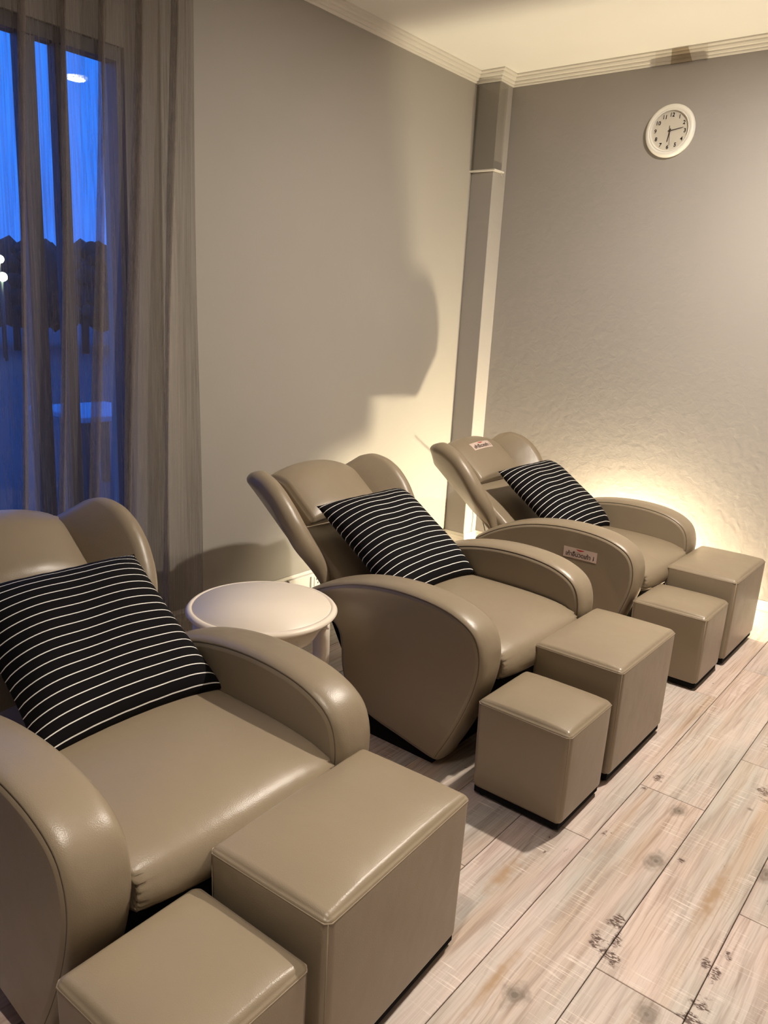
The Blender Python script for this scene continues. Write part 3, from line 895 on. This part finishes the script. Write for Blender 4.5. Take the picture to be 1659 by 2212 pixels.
# ================================================================== WALL CLOCK
ck = thing('wall_clock', 'round white wall clock on the grey back wall', 'clock', (1.124, 0, 2.505))
b_ = bmesh.new()
lathe(b_, [(0.120, -0.0005), (0.127, -0.006), (0.129, -0.014), (0.126, -0.024), (0.119, -0.031), (0.112, -0.033), (0.1055, -0.031), (0.1035, -0.0285), (0.1015, -0.031), (0.0985, -0.031), (0.096, -0.027), (0.094, -0.016)], 80, True, False, 'y')
put('rim', b_, WHITEPL, ck)
b_ = bmesh.new(); lathe(b_, [(0.095, -0.012), (0.095, -0.016)], 72, axis='y'); put('dial', b_, DIAL, ck, False)
TILT = math.radians(3.0)
def dialpt(ang, r):        # angle clockwise from twelve
    a = ang - TILT * -1
    return (math.sin(a) * r, math.cos(a) * r)
for h in range(1, 13):
    t_ = text_mesh(str(h), 0.0265)
    xs = [v.co.x for v in t_.verts]; ys = [v.co.y for v in t_.verts]
    mx_, my_ = (max(xs) + min(xs)) / 2, (max(ys) + min(ys)) / 2
    px, pz = dialpt(h * PI / 6, 0.077)
    for v in t_.verts:
        a, c_ = v.co.x - mx_, v.co.y - my_
        ct, st = math.cos(-TILT), math.sin(-TILT)
        v.co = Vector((px + a * ct - c_ * st, -0.0168, pz + a * st + c_ * ct))
    bmesh.ops.solidify(t_, geom=t_.faces[:], thickness=0.0004)
    put('numeral', t_, INK, ck, False)
def hand(name, ang, r0, r1, w0, w1, y):
    b_ = bmesh.new()
    a = ang + TILT; d = Vector((math.sin(a), math.cos(a))); s = Vector((d.y, -d.x))
    for yy in (y, y - 0.0008):
        pass
    q = [d * r0 + s * w0, d * r1 + s * w1, d * r1 - s * w1, d * r0 - s * w0]
    A = [b_.verts.new((p.x, y, p.y)) for p in q]; B = [b_.verts.new((p.x, y - 0.0009, p.y)) for p in q]
    b_.faces.new(A); b_.faces.new(list(reversed(B)))
    for k in range(4): b_.faces.new((A[k], A[(k + 1) % 4], B[(k + 1) % 4], B[k]))
    put(name, b_, INK, ck, False)
hand('hour_hand', math.radians(187), -0.010, 0.053, 0.0026, 0.0018, -0.0180)
hand('minute_hand', math.radians(78), -0.010, 0.070, 0.0022, 0.0011, -0.0200)
hand('second_hand', math.radians(171), -0.024, 0.070, 0.0011, 0.0006, -0.0220)
b_ = bmesh.new(); lathe(b_, [(0.0048, -0.016), (0.0048, -0.0245), (0.003, -0.0255)], 20, axis='y'); put('center_cap', b_, INK, ck)
b_ = bmesh.new(); lathe(b_, [(0.0975, -0.0262), (0.0975, -0.0275)], 64, axis='y'); put('glass_cover', b_, make_glass('clock_glass', (0.98, 0.98, 0.98), 1.3), ck, False)

# ================================================================== CURTAIN
ridge_top = [-2.29, -2.365, -2.505, -2.645, -2.780, -2.925] + [-2.925 - 0.142 * k for k in range(1, 11)]
ridge_bot = [-2.265, -2.452, -2.620, -2.765, -2.903, -3.045] + [-3.045 - 0.142 * k for k in range(1, 11)]
b_ = bmesh.new(); NU, NZ = 18, 26; cols = []
nf = len(ridge_top) - 1
ZT, ZB = 2.80, 0.03
rnd = [random.uniform(-1, 1) for _ in range(nf + 2)]
for i in range(nf * NU + 1):
    f = i / NU; k = min(int(f), nf - 1); t = f - k
    col = []
    for j in range(NZ + 1):
        g = j / NZ; z = ZT + (ZB - ZT) * g
        gg = min(1, max(0, (2.6 - z) / 2.2))
        ra = ridge_top[k] + (ridge_bot[k] - ridge_top[k]) * gg; rb = ridge_top[k + 1] + (ridge_bot[k + 1] - ridge_top[k + 1]) * gg
        y = ra + (rb - ra) * t; p = abs(rb - ra)
        if k == 0: p *= 0.6
        amp = 0.033 + 0.006 * rnd[k] + 0.008 * g
        x = 0.105 + amp * math.cos(2 * PI * t)
        y += 0.30 * p * math.sin(2 * PI * t) * (1 + 0.15 * rnd[k + 1]) + 0.004 * math.sin(3 * z + k)
        x += 0.006 * math.sin(2.1 * z + 1.7 * k) + 0.005 * math.sin(4 * PI * t + k)
        col.append(b_.verts.new((x, y, z)))
    cols.append(col)
for A, B in zip(cols, cols[1:]):
    for j in range(NZ): b_.faces.new((A[j], A[j + 1], B[j + 1], B[j]))
cur = put('curtain', b_, SHEER)
tag(cur, 'sheer brown floor-length curtain hanging in folds before the blue window', 'curtain')
b_ = bmesh.new(); tube(b_, [(0.105, -2.20, 2.815), (0.105, -4.45, 2.815)], 0.012, 12)
rail = put('curtain_rail', b_, WHITEPL)
tag(rail, 'slim white rail above the sheer curtain', 'curtain rail')
for yy in (-2.22, -4.43):
    put('bracket', bx(0.0, 0.105, yy - 0.008, yy + 0.008, 2.808, 2.824), WHITEPL, rail, False)
put('curtain_hem', bx(0.09, 0.094, -2.24, -2.238, 0.02, 0.03), SHEER, cur) if False else None

# ================================================================== SMALL WALL THINGS
# clear sleeve round the top of the corner column
sl = thing('corner_guard', 'clear plastic guard round the top of the corner column with white bottom strip', 'guard', (0, -CD, 2.355))
b_ = bmesh.new(); box(b_, 0.002, CW + 0.012, -0.013, -0.011, 0.0, 0.466); box(b_, CW + 0.010, CW + 0.012, -0.011, 0.070, 0.0, 0.466)
put('panel', b_, ACRYL, sl, False)
b_ = bmesh.new(); box(b_, 0.0, CW + 0.022, -0.024, 0.0, -0.004, 0.004); box(b_, CW, CW + 0.022, 0.0, 0.085, -0.004, 0.004)
put('bottom_strip', b_, TRIM, sl, False)
b_ = bmesh.new(); tube(b_, [(CW + 0.010, 0.072, -0.004), (CW + 0.010, 0.072, -0.016), (CW + 0.016, 0.071, -0.024), (CW + 0.022, 0.070, -0.020)], 0.0028, 8)
put('hook', b_, CHROME, sl)
b_ = bx(0.004, 0.014, -0.010, -0.002, 0.004, 0.46); put('edge_bead', b_, ACRYL, sl, False)

# wall outlet in the left baseboard
ol = thing('wall_outlet', 'white double outlet on the white baseboard behind the middle recliner', 'outlet', (0.0135, -1.46, 0.03))
put('plate', bx(0, 0.012, -0.14, 0.14, 0.0, 0.098, 0.003, 2), WHITEPL, ol, False)
put('slot', bx(0.010, 0.0135, 0.016, 0.026, 0.016, 0.084), simple('grey_slot', (0.20, 0.18, 0.15), 0.5), ol, False)
b_ = bmesh.new(); box(b_, 0.0115, 0.0138, 0.048, 0.104, 0.022, 0.078); bevel_all(b_, 0.002, 1); put('socket', b_, WHITEPL, ol, False)
for yy, zz in ((0.066, 0.062), (0.086, 0.062), (0.076, 0.040)):
    put('contact', bx(0.0132, 0.0142, yy - 0.0035, yy + 0.0035, zz - 0.005, zz + 0.005), BLACKPL, ol, False)

# power cord behind the far chair
b_ = bmesh.new()
tube(b_, catmull([(0.30, -0.42, 0.62), (0.245, -0.10, 0.42), (0.23, -0.055, 0.26), (0.245, -0.05, 0.20), (0.29, -0.06, 0.12), (0.40, -0.08, 0.02), (0.62, -0.10, 0.006), (0.85, -0.14, 0.006)], False, 6), 0.0035, 8)
cord = put('power_cord', b_, BLACKPL)
tag(cord, 'thin black power cord hanging behind the farthest recliner by the corner column', 'cord')

# grey patch on the crown moulding
pt = thing('tape_patch', 'clear tape patch over the white ceiling moulding above the clock', 'tape', (1.135, -0.0, 2.83))
def tilt_plate(x0, x1, x2, x3, off, th):
    bm = bmesh.new()
    lo = Vector((0, -0.010 - off, -0.008)); hi = Vector((0, -0.055 - off, 0.050))
    A = [bm.verts.new((x, p.y, p.z)) for x, p in ((x0, lo), (x1, lo), (x2, hi), (x3, hi))]
    B = [bm.verts.new((x, p.y - th, p.z)) for x, p in ((x0, lo), (x1, lo), (x2, hi), (x3, hi))]
    bm.faces.new(A); bm.faces.new(list(reversed(B)))
    for k in range(4): bm.faces.new((A[k], A[(k + 1) % 4], B[(k + 1) % 4], B[k]))
    return bm
put('film', tilt_plate(-0.135, 0.135, 0.135, -0.125, 0.0, 0.0008), make_glass('tape_film', (0.97, 0.965, 0.955), 1.3), pt, False)
put('dark_strip', tilt_plate(-0.055, 0.055, 0.040, -0.040, 0.001, 0.0008), make_glass('smoky_tape', (0.86, 0.83, 0.79), 1.3), pt, False)

# ================================================================== OUTSIDE THE WINDOW
OUTM = simple('dark_ground', (0.05, 0.055, 0.07), 0.8, noise=0.3, nscale=0.6)
gr = struct('ground', bx(-60, -0.16, -20, 50, -0.3, -0.12), OUTM)
LEAFM = simple('dark_foliage', (0.012, 0.016, 0.014), 0.8, noise=0.4, nscale=2.0)
BARK = simple('tree_bark', (0.03, 0.022, 0.018), 0.9)
def tree(x, y, h, w, label):
    t = thing('tree', label, 'tree', (x, y, -0.12), random.uniform(0, 6), 'trees beyond the window')
    b_ = bmesh.new(); tube(b_, [(0, 0, 0), (0.03, 0.02, h * 0.35), (-0.05, 0.02, h * 0.6)], 0.11, 8); put('trunk', b_, BARK, t)
    b_ = bmesh.new()
    for q in range(16):
        a = random.uniform(0, 2 * PI); rr_ = random.uniform(0, w * 0.62); zz = random.uniform(0.28, 0.88) * h
        s = random.uniform(0.30, 0.46) * w * (1.05 - 0.4 * abs(zz / h - 0.5))
        m4 = Matrix.Translation((math.cos(a) * rr_, math.sin(a) * rr_, min(zz, h - s * 0.9))) @ Matrix.Diagonal((s, s, s * 0.9, 1))
        r_ = bmesh.ops.create_icosphere(b_, subdivisions=3, radius=1.0, matrix=m4)
        for v in r_['verts']:
            c0 = m4.translation; d = v.co - c0
            v.co = c0 + d * (1 + 0.13 * math.sin(v.co.x * 9 + q) * math.sin(v.co.y * 8) + 0.12 * math.sin(v.co.z * 13 + v.co.y * 7) + random.uniform(-.05, .05))
    put('crown', b_, LEAFM, t)
tl = ['dark tree silhouette beyond the window behind the right sash', 'dark tree silhouette beyond the window with the tallest crown',
      'dark tree silhouette beyond the window, broad and low', 'dark tree silhouette beyond the window behind the left sash',
      'dark tree silhouette beyond the window at the far left', 'dark tree silhouette beyond the window, hidden by the right jamb', 'small dark tree silhouette beyond the window near the street lamp']
for i, (yy, hh, ww) in enumerate([(10.2, 3.15, .62), (8.8, 3.50, .62), (7.4, 3.2, .62), (6.0, 3.1, .62), (4.5, 3.4, .66), (11.9, 3.5, .7), (3.0, 3.0, .62)]):
    tree(-20 + 0.8 * math.sin(i * 2.3), yy, hh + 0.12, ww, tl[i])
hedge = bmesh.new()
lst = [(-22 + 0.5 * math.sin(k), 0.5 + k * 0.32, 0.5 + 0.35 * random.random()) for k in range(46)]
for x_, y_, s_ in lst:
    bmesh.ops.create_icosphere(hedge, subdivisions=2, radius=1.0, matrix=Matrix.Translation((x_ - 1.0, y_, 1.55 + s_ * 0.5)) @ Matrix.Diagonal((0.9, 0.62, 1.45, 1)))
for v in hedge.verts: v.co += Vector((random.uniform(-.07, .07), random.uniform(-.07, .07), random.uniform(-.09, .09)))
hg = put('hedge', hedge, LEAFM); tag(hg, 'long dark hedge behind the trees beyond the window', 'hedge')
def lamp(x, y, z, label, col, s, r):
    t = thing('street_lamp', label, 'street lamp', (x, y, -0.12), 0, 'lights beyond the window')
    b_ = bmesh.new(); tube(b_, [(0, 0, 0), (0, 0, z + 0.10)], 0.04, 8); put('pole', b_, FRAME, t)
    b_ = bmesh.new(); bmesh.ops.create_icosphere(b_, subdivisions=3, radius=r, matrix=Matrix.Translation((0.05, 0, z + 0.12))); put('lamp_head', b_, emit('lamp_glow', col, s), t)
lamp(-18, 5.66, 2.35, 'bright white street lamp at the left edge of the window view', (1.0, 0.95, 0.55), 60, 0.10)
lamp(-17, 5.217, 1.90, 'lower greenish street lamp at the left edge of the window view', (0.75, 1.0, 0.60), 45, 0.11)
lamp(-18, 9.48, 2.92, 'small cyan light behind the right window jamb', (0.05, 0.9, 0.75), 6, 0.07)
ot = thing('garden_table', 'pale low garden table seen through the right sash', 'table', (-3.25, -0.70, -0.12))
PALE = simple('pale_concrete', (0.45, 0.47, 0.55), 0.6)
put('tabletop', bx(-0.42, 0.42, -0.36, 0.36, 0.67, 0.72, 0.008, 1), PALE, ot, False)
for sx in (-0.34, 0.34):
    for sy in (-0.29, 0.29): put('leg', bx(sx - 0.03, sx + 0.03, sy - 0.03, sy + 0.03, 0, 0.67), FRAME, ot, False)
